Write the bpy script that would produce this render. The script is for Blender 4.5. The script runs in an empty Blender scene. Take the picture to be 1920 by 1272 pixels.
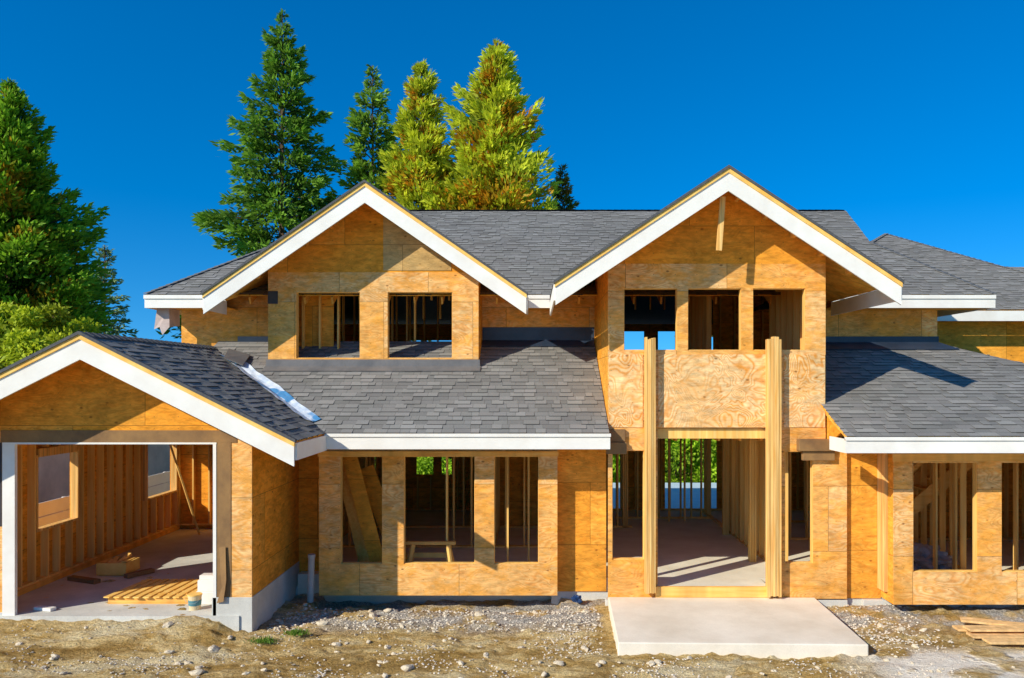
import bpy, bmesh, math, random
import numpy as np
from mathutils import Vector, Matrix, noise

random.seed(11)
rng = np.random.default_rng(5)
C = bpy.context.scene.collection

# ------------------------------------------------------------------ nodes
def node(nt, t, ins=None, **props):
    n = nt.nodes.new(t)
    for k, v in props.items():
        setattr(n, k, v)
    for k, v in (ins or {}).items():
        s = n.inputs[k]
        if isinstance(v, bpy.types.NodeSocket):
            nt.links.new(v, s)
        else:
            s.default_value = v
    return n
def M(nt, op, a, b=0.0, c=None):
    d = {0: a, 1: b}
    if c is not None: d[2] = c
    return node(nt, 'ShaderNodeMath', d, operation=op).outputs[0]
def MR(nt, v, a, b, c, d):
    return node(nt, 'ShaderNodeMapRange', {0: v, 1: a, 2: b, 3: c, 4: d}).outputs[0]
def mix(nt, f, a, b, blend='MIX'):
    n = node(nt, 'ShaderNodeMix', data_type='RGBA', blend_type=blend)
    for i, v in ((0, f), (6, a), (7, b)):
        if isinstance(v, bpy.types.NodeSocket): nt.links.new(v, n.inputs[i])
        elif i: n.inputs[i].default_value = (*v, 1) if len(v) == 3 else v
        else: n.inputs[i].default_value = v
    return n.outputs[2]
def comb(nt, x, y, z):
    return node(nt, 'ShaderNodeCombineXYZ', {0: x, 1: y, 2: z}).outputs[0]
def nz(nt, vec, scale, detail=3.0, rough=0.55, dist=0.0):
    return node(nt, 'ShaderNodeTexNoise', {'Vector': vec, 'Scale': scale, 'Detail': detail, 'Roughness': rough, 'Distortion': dist}).outputs[0]
def grey(nt, v):
    return node(nt, 'ShaderNodeCombineColor', {0: v, 1: v, 2: v}).outputs[0]
def new_mat(name, rough=0.8, spec=0.3):
    m = bpy.data.materials.new(name); m.use_nodes = True
    nt = m.node_tree; b = nt.nodes['Principled BSDF']
    b.inputs['Roughness'].default_value = rough
    b.inputs['Specular IOR Level'].default_value = spec
    tc = nt.nodes.new('ShaderNodeTexCoord').outputs['Object']
    return m, nt, b, tc
def setc(nt, b, c): nt.links.new(c, b.inputs['Base Color'])
def bump(nt, b, h, strength=0.3, dist=0.02):
    n = node(nt, 'ShaderNodeBump', {'Height': h, 'Strength': strength, 'Distance': dist})
    nt.links.new(n.outputs[0], b.inputs['Normal'])

ORG = (0.96, 0.40, 0.045)
def plywood(name, c1, c2, knot, line=0.6, sheet=(2.44, 1.22), seam=1.0, stretch=(0.7, 1.9), alt=None, altk=0.8, nails=0.5, blot=0.6, rings=105.0):
    m, nt, b, tc = new_mat(name, 0.75, 0.1)
    s = node(nt, 'ShaderNodeSeparateXYZ', {0: tc})
    u = M(nt, 'ADD', s.outputs[0], s.outputs[1]); v = s.outputs[2]
    oi = node(nt, 'ShaderNodeObjectInfo').outputs['Random']
    br = node(nt, 'ShaderNodeTexBrick', {'Vector': comb(nt, M(nt, 'ADD', u, 0.37), M(nt, 'ADD', v, 0.31), 0.0),
        'Color1': (0, 0, 0, 1), 'Color2': (1, 1, 1, 1), 'Mortar': (0.5, 0.5, 0.5, 1), 'Scale': 1.0, 'Mortar Size': 0.0055,
        'Mortar Smooth': 0.2, 'Bias': 0.0, 'Brick Width': sheet[0], 'Row Height': sheet[1]})
    rnd = node(nt, 'ShaderNodeSeparateColor', {0: br.outputs[0]}).outputs[0]
    w = M(nt, 'ADD', M(nt, 'MULTIPLY', rnd, 9.0), M(nt, 'MULTIPLY', oi, 23.0))
    gv = comb(nt, M(nt, 'MULTIPLY', u, stretch[0]), M(nt, 'MULTIPLY', v, stretch[1]), w)
    n1 = nz(nt, gv, 1.5, 2.0, 0.4, 0.6)
    ln = M(nt, 'MULTIPLY_ADD', M(nt, 'SINE', M(nt, 'MULTIPLY', n1, rings)), 0.5, 0.5)
    ln = M(nt, 'POWER', ln, 1.6)
    amp = MR(nt, nz(nt, gv, 0.9, 1.0), 0.32, 0.58, 0.45, 1.0)
    fib = nz(nt, comb(nt, M(nt, 'MULTIPLY', u, 3.5), M(nt, 'MULTIPLY', v, 40.0), w), 1.5, 4.0, 0.7)
    mot = nz(nt, comb(nt, M(nt, 'MULTIPLY', u, 3.0), M(nt, 'MULTIPLY', v, 7.0), w), 1.5, 6.0, 0.7)
    f = M(nt, 'MULTIPLY', M(nt, 'MULTIPLY', ln, amp), line)
    base = c1
    if alt:
        base = mix(nt, MR(nt, rnd, 0.40, 0.70, 0.0, altk), c1, alt)
    col = mix(nt, f, base, c2)
    col = mix(nt, MR(nt, fib, 0.35, 0.75, 0.0, 0.55), col, c2)
    blo = nz(nt, comb(nt, M(nt, 'MULTIPLY', u, 1.2), M(nt, 'MULTIPLY', v, 2.2), w), 1.6, 6.0, 0.65)
    col = mix(nt, MR(nt, blo, 0.46, 0.58, 0.0, blot), col, ORG)
    col = mix(nt, 1.0, col, grey(nt, MR(nt, mot, 0.3, 0.7, 0.64, 1.20)), 'MULTIPLY')
    big = nz(nt, comb(nt, u, v, w), 0.9, 4.0, 0.6)
    col = mix(nt, 1.0, col, grey(nt, MR(nt, big, 0.25, 0.75, 0.78, 1.18)), 'MULTIPLY')
    vo = node(nt, 'ShaderNodeTexVoronoi', {'Vector': comb(nt, u, M(nt, 'MULTIPLY', v, 1.7), w), 'Scale': 3.0, 'Randomness': 1.0}).outputs[0]
    kf = MR(nt, M(nt, 'ADD', vo, M(nt, 'MULTIPLY', nz(nt, tc, 14.0), 0.06)), 0.07, 0.15, 0.8, 0.0)
    kf = M(nt, 'MULTIPLY', kf, MR(nt, nz(nt, comb(nt, u, v, w), 1.1), 0.36, 0.44, 0.0, 1.0))
    col = mix(nt, kf, col, knot)
    nu = M(nt, 'ABSOLUTE', M(nt, 'SUBTRACT', M(nt, 'FRACT', M(nt, 'MULTIPLY', u, 2.463)), 0.5))
    nv = M(nt, 'ABSOLUTE', M(nt, 'SUBTRACT', M(nt, 'FRACT', M(nt, 'MULTIPLY', v, 5.0)), 0.5))
    nd = M(nt, 'ADD', M(nt, 'POWER', M(nt, 'DIVIDE', nu, 2.463), 2.0), M(nt, 'POWER', M(nt, 'DIVIDE', nv, 5.0), 2.0))
    col = mix(nt, MR(nt, nd, 0.00005, 0.00012, nails, 0.0), col, (0.12, 0.06, 0.03))
    col = mix(nt, M(nt, 'MULTIPLY', br.outputs[1], 0.6 * seam), col, (0.10, 0.04, 0.012))
    setc(nt, b, col)
    bump(nt, b, M(nt, 'ADD', fib, M(nt, 'MULTIPLY', br.outputs[1], -2.0 * seam)), 0.3, 0.01)
    return m

ply = plywood('plywood_sheathing', (1.0, 0.66, 0.28), (0.80, 0.30, 0.055), (0.24, 0.08, 0.02), 0.66, alt=(0.98, 0.50, 0.11), altk=.75, sheet=(1.9, 1.22), blot=.6)
ply_o = plywood('shade_orange_plywood', (0.98, 0.42, 0.042), (0.74, 0.23, 0.014), (0.26, 0.07, 0.012), 0.5, alt=(0.98, 0.52, 0.09))  # saturated orange of the shaded walls is put into this plywood's colour
ply_b = plywood('bold_grain_plywood', (1.0, 0.74, 0.38), (0.84, 0.34, 0.07), (0.24, 0.09, 0.02), 1.0, stretch=(1.2, 1.0), sheet=(50.0, 50.0), seam=0.0, blot=.3, rings=125.0)
ply_g = plywood('weathered_plywood', (0.66, 0.44, 0.18), (0.50, 0.30, 0.09), (0.12, 0.06, 0.02), 0.4, blot=.1)
ply_s = plywood('roof_deck_plywood', (0.99, 0.54, 0.09), (0.84, 0.35, 0.04), (0.2, 0.08, 0.02), 0.4, nails=0.0)

def lumber(name, c1, c2, axis='z', lo=.76, hi=1.12, fr=2.7):
    m, nt, b, tc = new_mat(name, 0.7, 0.1)
    s = node(nt, 'ShaderNodeSeparateXYZ', {0: tc})
    x, y, z = s.outputs
    sx, sy, sz = {'z': (22, 22, 1.2), 'x': (1.2, 22, 22), 'y': (22, 1.2, 22)}[axis]
    g = nz(nt, comb(nt, M(nt, 'MULTIPLY', x, sx), M(nt, 'MULTIPLY', y, sy), M(nt, 'MULTIPLY', z, sz)), 1.0, 4.0, 0.6)
    t = nz(nt, comb(nt, M(nt, 'MULTIPLY', x, fr), M(nt, 'MULTIPLY', y, fr), M(nt, 'MULTIPLY', z, 0.25)), 1.3, 2.0)
    col = mix(nt, MR(nt, g, 0.3, 0.7, 0, 1), c1, c2)
    col = mix(nt, 1.0, col, grey(nt, MR(nt, t, 0.3, 0.7, lo, hi)), 'MULTIPLY')
    setc(nt, b, col); bump(nt, b, g, 0.25, 0.006)
    return m
lum = lumber('stud_lumber', (1.0, 0.67, 0.22), (0.96, 0.50, 0.10))
lumx = lumber('joist_lumber', (0.99, 0.60, 0.17), (0.88, 0.42, 0.08), 'x')
lumy = lumber('rafter_lumber', (0.99, 0.55, 0.12), (0.86, 0.36, 0.05), 'y')
lumc = lumber('column_lumber', (0.99, 0.66, 0.25), (0.86, 0.42, 0.09), lo=.62, hi=1.15, fr=16)
lumg = lumber('weathered_boards', (0.95, 0.64, 0.30), (0.78, 0.46, 0.17), 'x', .7, 1.15, 6)

def simple(name, c1, c2, scale=3.0, rough=0.8, bstr=0.2, spec=0.3, detail=5.0, fine=0.0):
    m, nt, b, tc = new_mat(name, rough, spec)
    n1 = nz(nt, tc, scale, detail, 0.6)
    col = mix(nt, MR(nt, n1, 0.3, 0.7, 0, 1), c1, c2)
    if fine:
        n2 = nz(nt, tc, 90.0, 2.0)
        col = mix(nt, 1.0, col, grey(nt, MR(nt, n2, 0.3, 0.7, 1 - fine, 1 + fine)), 'MULTIPLY')
    setc(nt, b, col)
    if bstr: bump(nt, b, nz(nt, tc, scale * 8, 4.0), bstr, 0.01)
    return m
white = simple('white_primer_paint', (0.92, 0.89, 0.80), (0.82, 0.77, 0.67), 2.0, 0.55, 0.08)
gold = simple('bare_trim_wood', (0.99, 0.66, 0.19), (0.88, 0.46, 0.08), 4.0)
conc = simple('concrete', (0.74, 0.72, 0.63), (0.54, 0.52, 0.45), 1.6, 0.9, 0.35, fine=0.1)
conc_p = simple('pale_concrete', (0.94, 0.85, 0.68), (0.74, 0.64, 0.48), 1.1, 0.9, 0.4, fine=0.08, detail=8.0)
conc_d = simple('dusty_subfloor', (0.90, 0.84, 0.66), (0.76, 0.68, 0.50), 1.6, 0.9, 0.2, fine=0.08)
paper = simple('black_building_paper', (0.075, 0.065, 0.06), (0.045, 0.04, 0.04), 3.0, 0.6, 0.5)
paper_b = simple('brown_building_paper', (0.36, 0.20, 0.07), (0.19, 0.105, 0.045), 2.0, 0.7, 0.5)
flash = simple('dark_roof_membrane', (0.20, 0.185, 0.17), (0.13, 0.125, 0.12), 3.0, 0.45, 0.4, 0.5)
flash_b = simple('navy_roof_membrane', (0.035, 0.055, 0.09), (0.02, 0.032, 0.055), 3.0, 0.4, 0.4, 0.5)
shedge = simple('shingle_edge', (0.12, 0.12, 0.12), (0.07, 0.07, 0.07), 20.0)
hipm = simple('hip_shingle', (0.20, 0.195, 0.185), (0.14, 0.138, 0.128), 9.0)
stucco = simple('pink_stucco', (0.84, 0.60, 0.48), (0.56, 0.38, 0.30), 1.0, 0.9, 0.4)
stone = simple('stone', (0.86, 0.74, 0.53), (0.52, 0.42, 0.28), 6.0, 0.9, 0.5)
bark = simple('bark', (0.16, 0.10, 0.06), (0.08, 0.05, 0.03), 5.0, 0.95, 0.8)
wire = simple('galvanised_wire', (0.5, 0.5, 0.48), (0.4, 0.4, 0.38), 8.0, 0.5)
blue = simple('blue_plastic', (0.02, 0.06, 0.16), (0.012, 0.035, 0.10), 5.0, 0.4)
tan = simple('tan_plastic', (0.78, 0.62, 0.36), (0.68, 0.52, 0.28), 5.0, 0.5)
pvc = simple('pvc', (0.55, 0.51, 0.44), (0.44, 0.40, 0.34), 5.0, 0.5)
teal = simple('teal_label', (0.10, 0.28, 0.30), (0.08, 0.22, 0.25), 5.0, 0.5)
poly_m = simple('clear_poly_sheet', (0.45, 0.42, 0.38), (0.28, 0.25, 0.22), 5.0, 0.3)
patio_m = simple('pale_blue_paving', (0.66, 0.80, 0.88), (0.54, 0.70, 0.82), 2.0, 0.6, 0.1)

def shingle_mat():
    m, nt, b, tc = new_mat('asphalt_shingle', 0.92, 0.1)
    a = node(nt, 'ShaderNodeAttribute', attribute_name='tint').outputs['Color']
    n2 = nz(nt, tc, 130.0, 2.0, 0.7)
    n3 = nz(nt, tc, 0.8, 3.0)
    col = mix(nt, 1.0, (0.242, 0.232, 0.206), a, 'MULTIPLY')
    col = mix(nt, 1.0, col, grey(nt, MR(nt, n2, 0.3, 0.7, 0.76, 1.24)), 'MULTIPLY')
    col = mix(nt, 1.0, col, grey(nt, MR(nt, n3, 0.3, 0.7, 0.88, 1.10)), 'MULTIPLY')
    setc(nt, b, col); bump(nt, b, n2, 0.4, 0.004)
    return m
shing = shingle_mat()

def membrane_mat():
    m, nt, b, tc = new_mat('valley_membrane', 0.5, 0.3)
    n1 = nz(nt, tc, 1.4, 2.0, 0.5, 0.4); n2 = nz(nt, tc, 6.0, 3.0)
    col = mix(nt, MR(nt, n2, 0.40, 0.62, 0, 1), (0.78, 0.83, 0.86), (0.56, 0.66, 0.76))
    col = mix(nt, MR(nt, n1, 0.57, 0.59, 0, 1), col, (0.08, 0.28, 0.52))
    setc(nt, b, col); bump(nt, b, n2, 0.4, 0.015)
    return m
memb = membrane_mat()

def dirt_mat():
    m, nt, b, tc = new_mat('bare_dirt', 0.95, 0.05)
    s = node(nt, 'ShaderNodeSeparateXYZ', {0: tc})
    st = comb(nt, M(nt, 'MULTIPLY', s.outputs[0], 0.35), s.outputs[1], s.outputs[2])
    n1 = nz(nt, st, 1.1, 7.0, 0.66, 0.6)
    n2 = nz(nt, st, 4.2, 9.0, 0.74, 0.4)
    n3 = nz(nt, tc, 22.0, 5.0, 0.75)
    n4 = nz(nt, tc, 110.0, 2.0, 0.7)
    col = mix(nt, MR(nt, n2, 0.42, 0.56, 0, 1), (0.66, 0.41, 0.125), (1.0, 0.74, 0.34))
    col = mix(nt, MR(nt, n1, 0.50, 0.60, 0, 0.85), col, (0.50, 0.30, 0.085))
    col = mix(nt, MR(nt, n1, 0.45, 0.36, 0, 0.8), col, (1.0, 0.83, 0.50))
    gm = M(nt, 'MULTIPLY', MR(nt, s.outputs[1], 13.3, 14.1, 0, 1), MR(nt, nz(nt, tc, 1.1, 4.0), 0.43, 0.53, 0, 1))
    gm = M(nt, 'MULTIPLY', gm, MR(nt, s.outputs[0], -5.5, -3.5, 0.1, 0.95))
    vo = node(nt, 'ShaderNodeTexVoronoi', {'Vector': tc, 'Scale': 42.0})
    vcol = node(nt, 'ShaderNodeSeparateColor', {0: vo.outputs['Color']}).outputs[0]
    gcol = mix(nt, vcol, (0.46, 0.41, 0.34), (0.86, 0.80, 0.70))
    col = mix(nt, gm, col, gcol)
    px = M(nt, 'MULTIPLY', MR(nt, s.outputs[0], 4.4, 5.4, 0, 1), MR(nt, s.outputs[1], 12.9, 12.4, 0, 1))
    px = M(nt, 'MULTIPLY', px, MR(nt, nz(nt, tc, 0.9, 4.0), 0.40, 0.48, 0, 0.9))
    col = mix(nt, px, col, (0.95, 0.87, 0.72))
    det = M(nt, 'SUBTRACT', 1.0, M(nt, 'MULTIPLY', px, .7))
    col = mix(nt, det, col, mix(nt, 1.0, col, grey(nt, MR(nt, n3, 0.3, 0.7, 0.58, 1.30)), 'MULTIPLY'))
    col = mix(nt, 1.0, col, grey(nt, MR(nt, n4, 0.3, 0.7, 0.80, 1.18)), 'MULTIPLY')
    far = M(nt, 'MAXIMUM', MR(nt, s.outputs[1], 26, 29, 0, 1), MR(nt, M(nt, 'ABSOLUTE', s.outputs[0]), 16, 19, 0, 1))
    gr = mix(nt, n3, (0.18, 0.30, 0.03), (0.45, 0.52, 0.08))
    col = mix(nt, far, col, gr)
    setc(nt, b, col)
    h = M(nt, 'ADD', M(nt, 'MULTIPLY', n3, 1.0), M(nt, 'ADD', M(nt, 'MULTIPLY', n2, 3.4), M(nt, 'MULTIPLY', vo.outputs[0], M(nt, 'MULTIPLY', gm, -0.4))))
    h = M(nt, 'MULTIPLY', h, det)
    bump(nt, b, h, 1.0, 0.07)
    return m
dirt = dirt_mat()

def leaf_mat(name):
    m, nt, b, tc = new_mat(name, 0.6, 0.25)
    a = node(nt, 'ShaderNodeAttribute', attribute_name='tint').outputs['Color']
    setc(nt, b, a)
    tr = node(nt, 'ShaderNodeBsdfTranslucent', {'Color': a})
    mx = node(nt, 'ShaderNodeMixShader', {0: 0.4, 1: b.outputs[0], 2: tr.outputs[0]})
    nt.links.new(mx.outputs[0], nt.nodes['Material Output'].inputs['Surface'])
    return m
leafm = leaf_mat('foliage')

# ------------------------------------------------------------------ mesh helpers
def link(o, parent=None):
    C.objects.link(o)
    if parent is not None:
        o.parent = parent
        o.matrix_parent_inverse = Matrix.Translation(parent['_w']).inverted() if '_w' in parent else Matrix.Identity(4)
    return o
def empty(name, loc, label, cat, **kw):
    o = bpy.data.objects.new(name, None); o.location = loc; o.empty_display_size = 0.3
    o['_w'] = tuple(loc); o['label'] = label; o['category'] = cat
    for k, v in kw.items(): o[k] = v
    C.objects.link(o); return o
class B:
    def __init__(s): s.v = []; s.f = []
    def poly8(s, p):
        i = len(s.v); s.v += p
        for f in ((0, 3, 2, 1), (4, 5, 6, 7), (0, 1, 5, 4), (1, 2, 6, 5), (2, 3, 7, 6), (3, 0, 4, 7)):
            s.f.append([i + k for k in f])
    def box(s, x0, x1, y0, y1, z0, z1):
        s.poly8([(x0, y0, z0), (x1, y0, z0), (x1, y1, z0), (x0, y1, z0), (x0, y0, z1), (x1, y0, z1), (x1, y1, z1), (x0, y1, z1)])
        return s
    def prism(s, pts, y0, y1):
        n = len(pts); i = len(s.v)
        s.v += [(x, y0, z) for x, z in pts] + [(x, y1, z) for x, z in pts]
        s.f.append([i + k for k in range(n)]); s.f.append([i + n + k for k in reversed(range(n))])
        for k in range(n):
            s.f.append([i + k, i + n + k, i + n + (k + 1) % n, i + (k + 1) % n])
        return s
    def slab(s, pts, t, off=0.0):
        P = [Vector(p) for p in pts]; nrm = (P[1] - P[0]).cross(P[2] - P[0]).normalized()
        if nrm.z < 0: P.reverse(); nrm = -nrm
        n = len(P); i = len(s.v)
        s.v += [tuple(p + nrm * off) for p in P] + [tuple(p + nrm * (off - t)) for p in P]
        s.f.append([i + k for k in range(n)]); s.f.append([i + n + k for k in reversed(range(n))])
        for k in range(n):
            s.f.append([i + k, i + n + k, i + n + (k + 1) % n, i + (k + 1) % n])
        return s
    def beam(s, p, q, w, h, up=(0, 0, 1)):
        p = Vector(p); q = Vector(q); d = (q - p).normalized(); u = Vector(up)
        r = d.cross(u)
        if r.length < 1e-3: r = d.cross(Vector((0, 1, 0)))
        r.normalize(); u = r.cross(d).normalized(); r *= w / 2; u *= h / 2
        s.poly8([tuple(x) for x in (p - r - u, p + r - u, q + r - u, q - r - u, p - r + u, p + r + u, q + r + u, q - r + u)])
        return s
    def cyl(s, c, r0, r1, z0, z1, n=14):
        i = len(s.v)
        for z, r in ((z0, r0), (z1, r1)):
            for k in range(n):
                a = 2 * math.pi * k / n; s.v.append((c[0] + r * math.cos(a), c[1] + r * math.sin(a), z))
        for k in range(n):
            s.f.append([i + k, i + (k + 1) % n, i + n + (k + 1) % n, i + n + k])
        s.f.append([i + k for k in reversed(range(n))]); s.f.append([i + n + k for k in range(n)])
        return s
    def obj(s, name, mat, parent=None, bevel=0.0, label=None):
        me = bpy.data.meshes.new(name); me.from_pydata(s.v, [], s.f); me.materials.append(mat)
        bm = bmesh.new(); bm.from_mesh(me); bmesh.ops.recalc_face_normals(bm, faces=bm.faces); bm.to_mesh(me); bm.free()
        o = bpy.data.objects.new(name, me); link(o, parent)
        if bevel:
            md = o.modifiers.new('bevel', 'BEVEL'); md.width = bevel; md.segments = 2; md.limit_method = 'ANGLE'
        if label: o['label'] = label
        return o
def boxes(name, mat, parent, lst, bevel=0.0):
    for q in lst: B().box(*q).obj(name, mat, parent, bevel)

def wall(name, mat, parent, axis, plane, t, u0, u1, z0, z1, voids=(), label=None):
    us = sorted({u0, u1, *[v[0] for v in voids], *[v[1] for v in voids]}); zs = sorted({z0, z1, *[v[2] for v in voids], *[v[3] for v in voids]})
    us = [u for u in us if u0 <= u <= u1]; zs = [z for z in zs if z0 <= z <= z1]
    def solid(i, j):
        if i < 0 or j < 0 or i >= len(us) - 1 or j >= len(zs) - 1: return False
        cu = (us[i] + us[i + 1]) / 2; cz = (zs[j] + zs[j + 1]) / 2
        return not any(v[0] < cu < v[1] and v[2] < cz < v[3] for v in voids)
    b = B()
    def P(u, w, z): return (u, plane + w, z) if axis == 'x' else (plane + w, u, z)
    def quad(*p):
        i = len(b.v); b.v += list(p); b.f.append([i, i + 1, i + 2, i + 3])
    for i in range(len(us) - 1):
        for j in range(len(zs) - 1):
            if not solid(i, j): continue
            a, c, d, e = us[i], us[i + 1], zs[j], zs[j + 1]
            quad(P(a, 0, d), P(c, 0, d), P(c, 0, e), P(a, 0, e)); quad(P(a, t, d), P(a, t, e), P(c, t, e), P(c, t, d))
            if not solid(i - 1, j): quad(P(a, 0, d), P(a, 0, e), P(a, t, e), P(a, t, d))
            if not solid(i + 1, j): quad(P(c, 0, d), P(c, t, d), P(c, t, e), P(c, 0, e))
            if not solid(i, j - 1): quad(P(a, 0, d), P(a, t, d), P(c, t, d), P(c, 0, d))
            if not solid(i, j + 1): quad(P(a, 0, e), P(c, 0, e), P(c, t, e), P(a, t, e))
    me = bpy.data.meshes.new(name); me.from_pydata(b.v, [], b.f); me.materials.append(mat)
    bm = bmesh.new(); bm.from_mesh(me); bmesh.ops.remove_doubles(bm, verts=bm.verts, dist=1e-4)
    bmesh.ops.recalc_face_normals(bm, faces=bm.faces); bm.to_mesh(me); bm.free()
    o = bpy.data.objects.new(name, me); link(o, parent)
    if label: o['label'] = label
    return o

def studs(name, parent, axis, plane, u0, u1, z0, z1, voids=(), step=0.406, w=0.038, d=0.12, jitter=0.02):
    b = B()
    def bx(a, c, e, f):
        if axis == 'x': b.box(a, c, plane, plane + d, e, f)
        else: b.box(plane, plane + d, a, c, e, f)
    u = u0
    while u < u1 - w:
        uu = u + random.uniform(-jitter, jitter); segs = [(z0 + 0.04, z1 - 0.04)]
        for v in voids:
            if v[0] - w < uu < v[1]:
                ns = []
                for s in segs:
                    if v[2] > s[0] + 0.05: ns.append((s[0], min(s[1], v[2] - 0.05)))
                    if v[3] < s[1] - 0.05: ns.append((max(s[0], v[3] + 0.16), s[1]))
                segs = ns
        for s in segs:
            if s[1] - s[0] > 0.08: bx(uu, uu + w, *s)
        u += step
    bx(u0, u1, z1 - 0.04, z1); bx(u0, u1, z0, z0 + 0.04)
    return b.obj(name, lum, parent)

def window_frames(parent, axis, plane, voids, d=0.13, t=0.036, mat=None):
    for v in voids:
        b = B(); e = 0.003
        def bx(a, c, g, f):
            if axis == 'x': b.box(a, c, plane, plane + d, g, f)
            else: b.box(plane, plane + d, a, c, g, f)
        bx(v[0] - t + e, v[0] - e + 0.012, v[2] - t, v[3] + t); bx(v[1] - 0.012 + e, v[1] + t, v[2] - t, v[3] + t)
        bx(v[0] + 0.012, v[1] - 0.012, v[2] - t, v[2] + 0.010); bx(v[0] + 0.012, v[1] - 0.012, v[3] - 0.010, v[3] + 0.15)
        b.obj('window_frame', mat or lum, parent)

def shingles(parent, poly, seed=0, name='shingles'):
    r = random.Random(seed)
    P = [Vector(p) for p in poly]; U = (P[1] - P[0]).normalized()
    n = (P[1] - P[0]).cross(P[2] - P[0]).normalized()
    if n.z < 0: n = -n
    V = n.cross(U).normalized()
    if V.z < 0: V = -V
    o = P[0]; uv = [((p - o).dot(U), (p - o).dot(V)) for p in P]
    u0 = min(a for a, _ in uv); u1 = max(a for a, _ in uv); v0 = min(b for _, b in uv); v1 = max(b for _, b in uv)
    bm = bmesh.new(); lay = bm.loops.layers.float_color.new('tint')
    v = v0 - 0.02; ex = 0.16
    while v < v1:
        u = u0 - r.uniform(0.05, 0.4); rowt = r.uniform(0.98, 1.02)
        while u < u1:
            w = r.choice((0.14, 0.18, 0.22, 0.28, 0.32)) * r.uniform(0.9, 1.1)
            hi = r.random() < 0.5
            h = 0.028 if hi else 0.015
            dv = (-0.014 if hi else 0.005) + r.uniform(-0.005, 0.005)
            g = (r.uniform(0.78, 1.0) if not hi else r.uniform(0.92, 1.24)) * rowt
            c = (g * r.uniform(.99, 1.02), g, g * r.uniform(.99, 1.02), 1)
            def pt(a, b_, hh): return bm.verts.new(o + U * a + V * b_ + n * hh)
            g0 = u + 0.002; g1 = u + w - 0.002
            a0 = pt(g0, v + dv, h); a1 = pt(g1, v + dv, h); a2 = pt(g1, v + ex + 0.007, 0.006 + h * .25); a3 = pt(g0, v + ex + 0.007, 0.006 + h * .25)
            b0 = pt(g0, v + dv, 0); b1 = pt(g1, v + dv, 0)
            b2 = pt(g1, v + ex, 0); b3 = pt(g0, v + ex, 0)
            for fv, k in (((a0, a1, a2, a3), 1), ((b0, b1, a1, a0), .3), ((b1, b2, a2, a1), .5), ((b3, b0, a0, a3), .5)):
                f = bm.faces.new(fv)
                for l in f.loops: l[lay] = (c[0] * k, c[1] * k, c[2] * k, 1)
            u += w
        v += ex
    cen = sum(P, Vector()) / len(P)
    for i in range(len(P)):
        a = P[i]; b_ = P[(i + 1) % len(P)]; e = (b_ - a).normalized(); out = e.cross(n)
        if out.dot(cen - a) > 0: out = -out
        bmesh.ops.bisect_plane(bm, geom=bm.verts[:] + bm.edges[:] + bm.faces[:], plane_co=a + out * (0.03 if i == 0 else 0.004), plane_no=out, clear_outer=True)
    me = bpy.data.meshes.new(name); bm.to_mesh(me); bm.free(); me.materials.append(shing)
    ob = bpy.data.objects.new(name, me); link(ob, parent); return ob

def gable_trim(parent, xa, za, half, pitch, yf, yw, h=0.31):
    for s in (-1, 1):
        xe = xa + s * half; ze = za - pitch * half
        def strip(top, bot, y0, y1, nm, mt, ext=0.0):
            x2 = xe + s * ext; z2 = ze - pitch * ext
            B().prism([(xa, za + top), (x2, z2 + top), (x2, z2 + bot), (xa, za + bot)], y0, y1).obj(nm, mt, parent)
        strip(-0.095, -0.085 - h, yf, yf + 0.04, 'rake_board', white)
        strip(-0.02, -0.093, yf - 0.022, yf + 0.04, 'rake_trim', gold, 0.01)
        strip(0.035, -0.018, yf - 0.045, yf + 0.05, 'drip_edge', shedge, 0.03)
        x = 0.35
        while x < half - 0.1:
            cx = xa + s * x; cz = za - pitch * x - 0.045; w = 0.045
            B().prism([(cx - w / 2, cz + pitch * s * w / 2), (cx + w / 2, cz - pitch * s * w / 2), (cx + w / 2, cz - pitch * s * w / 2 - 0.13), (cx - w / 2, cz + pitch * s * w / 2 - 0.13)], yf + 0.042, yw - 0.002).obj('lookout_rafter', lumy, parent)
            x += 0.52

# ------------------------------------------------------------------ HOUSE
house = empty('house', (0, 18, 0), 'two-storey house under construction with plywood sheathing and grey shingle roofs', 'house')
T = 0.02
gx0, gx1, gy0, gy1 = -9.65, -4.75, 13.5, 21.5
GS = 0.15
gw = wall('garage_front_wall', ply, house, 'x', gy0, 0.03, gx0, gx1, 0.0, 3.25, [(-8.93, -5.38, -0.5, 3.04)])
gw2 = wall('garage_side_wall', ply_o, house, 'y', gx1 - T, T, gy0 + 0.031, 16.2, 0.455, 3.25)
wv = [(15.3, 16.65, 1.25, 2.65), (19.65, 21.25, 1.2, 2.6)]
gl = wall('garage_side_wall', ply_o, house, 'y', gx0, T, gy0 + 0.031, gy1, 0.1, 3.3, wv)
window_frames(gl, 'y', gx0 + T + .001, wv, mat=lumc, d=.16)
wall('garage_rear_wall', ply_o, house, 'x', gy1, T, gx0, gx1, 0.1, 3.3)
studs('stud_framing', house, 'y', gx0 + T, gy0 + 0.1, gy1, GS + .1, 2.95, wv, jitter=0.03, w=.045, d=.14)
studs('stud_framing', house, 'x', gy1 - 0.13, gx0 + .15, gx1, GS + .1, 2.95)
studs('stud_framing', house, 'y', gx1 - T - 0.14, gy0 + 0.2, gy1, GS, 2.95)
boxes('wall_plate', lumy, house, [(gx0 + .02, gx0 + .18, gy0 + .1, gy1 - .1, 2.96, 3.12), (gx0 + .02, gx0 + .2, gy0 + .1, gy1 - .1, GS - .02, GS + .1)])
b = B()
y = gy0 + 0.5
while y < gy1 - .2:
    b.box(gx0 + .1, gx1 - .1, y, y + 0.04, 3.13, 3.25); y += 0.6
b.obj('ceiling_joists', lumx, house)
zap = 4.85
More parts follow.
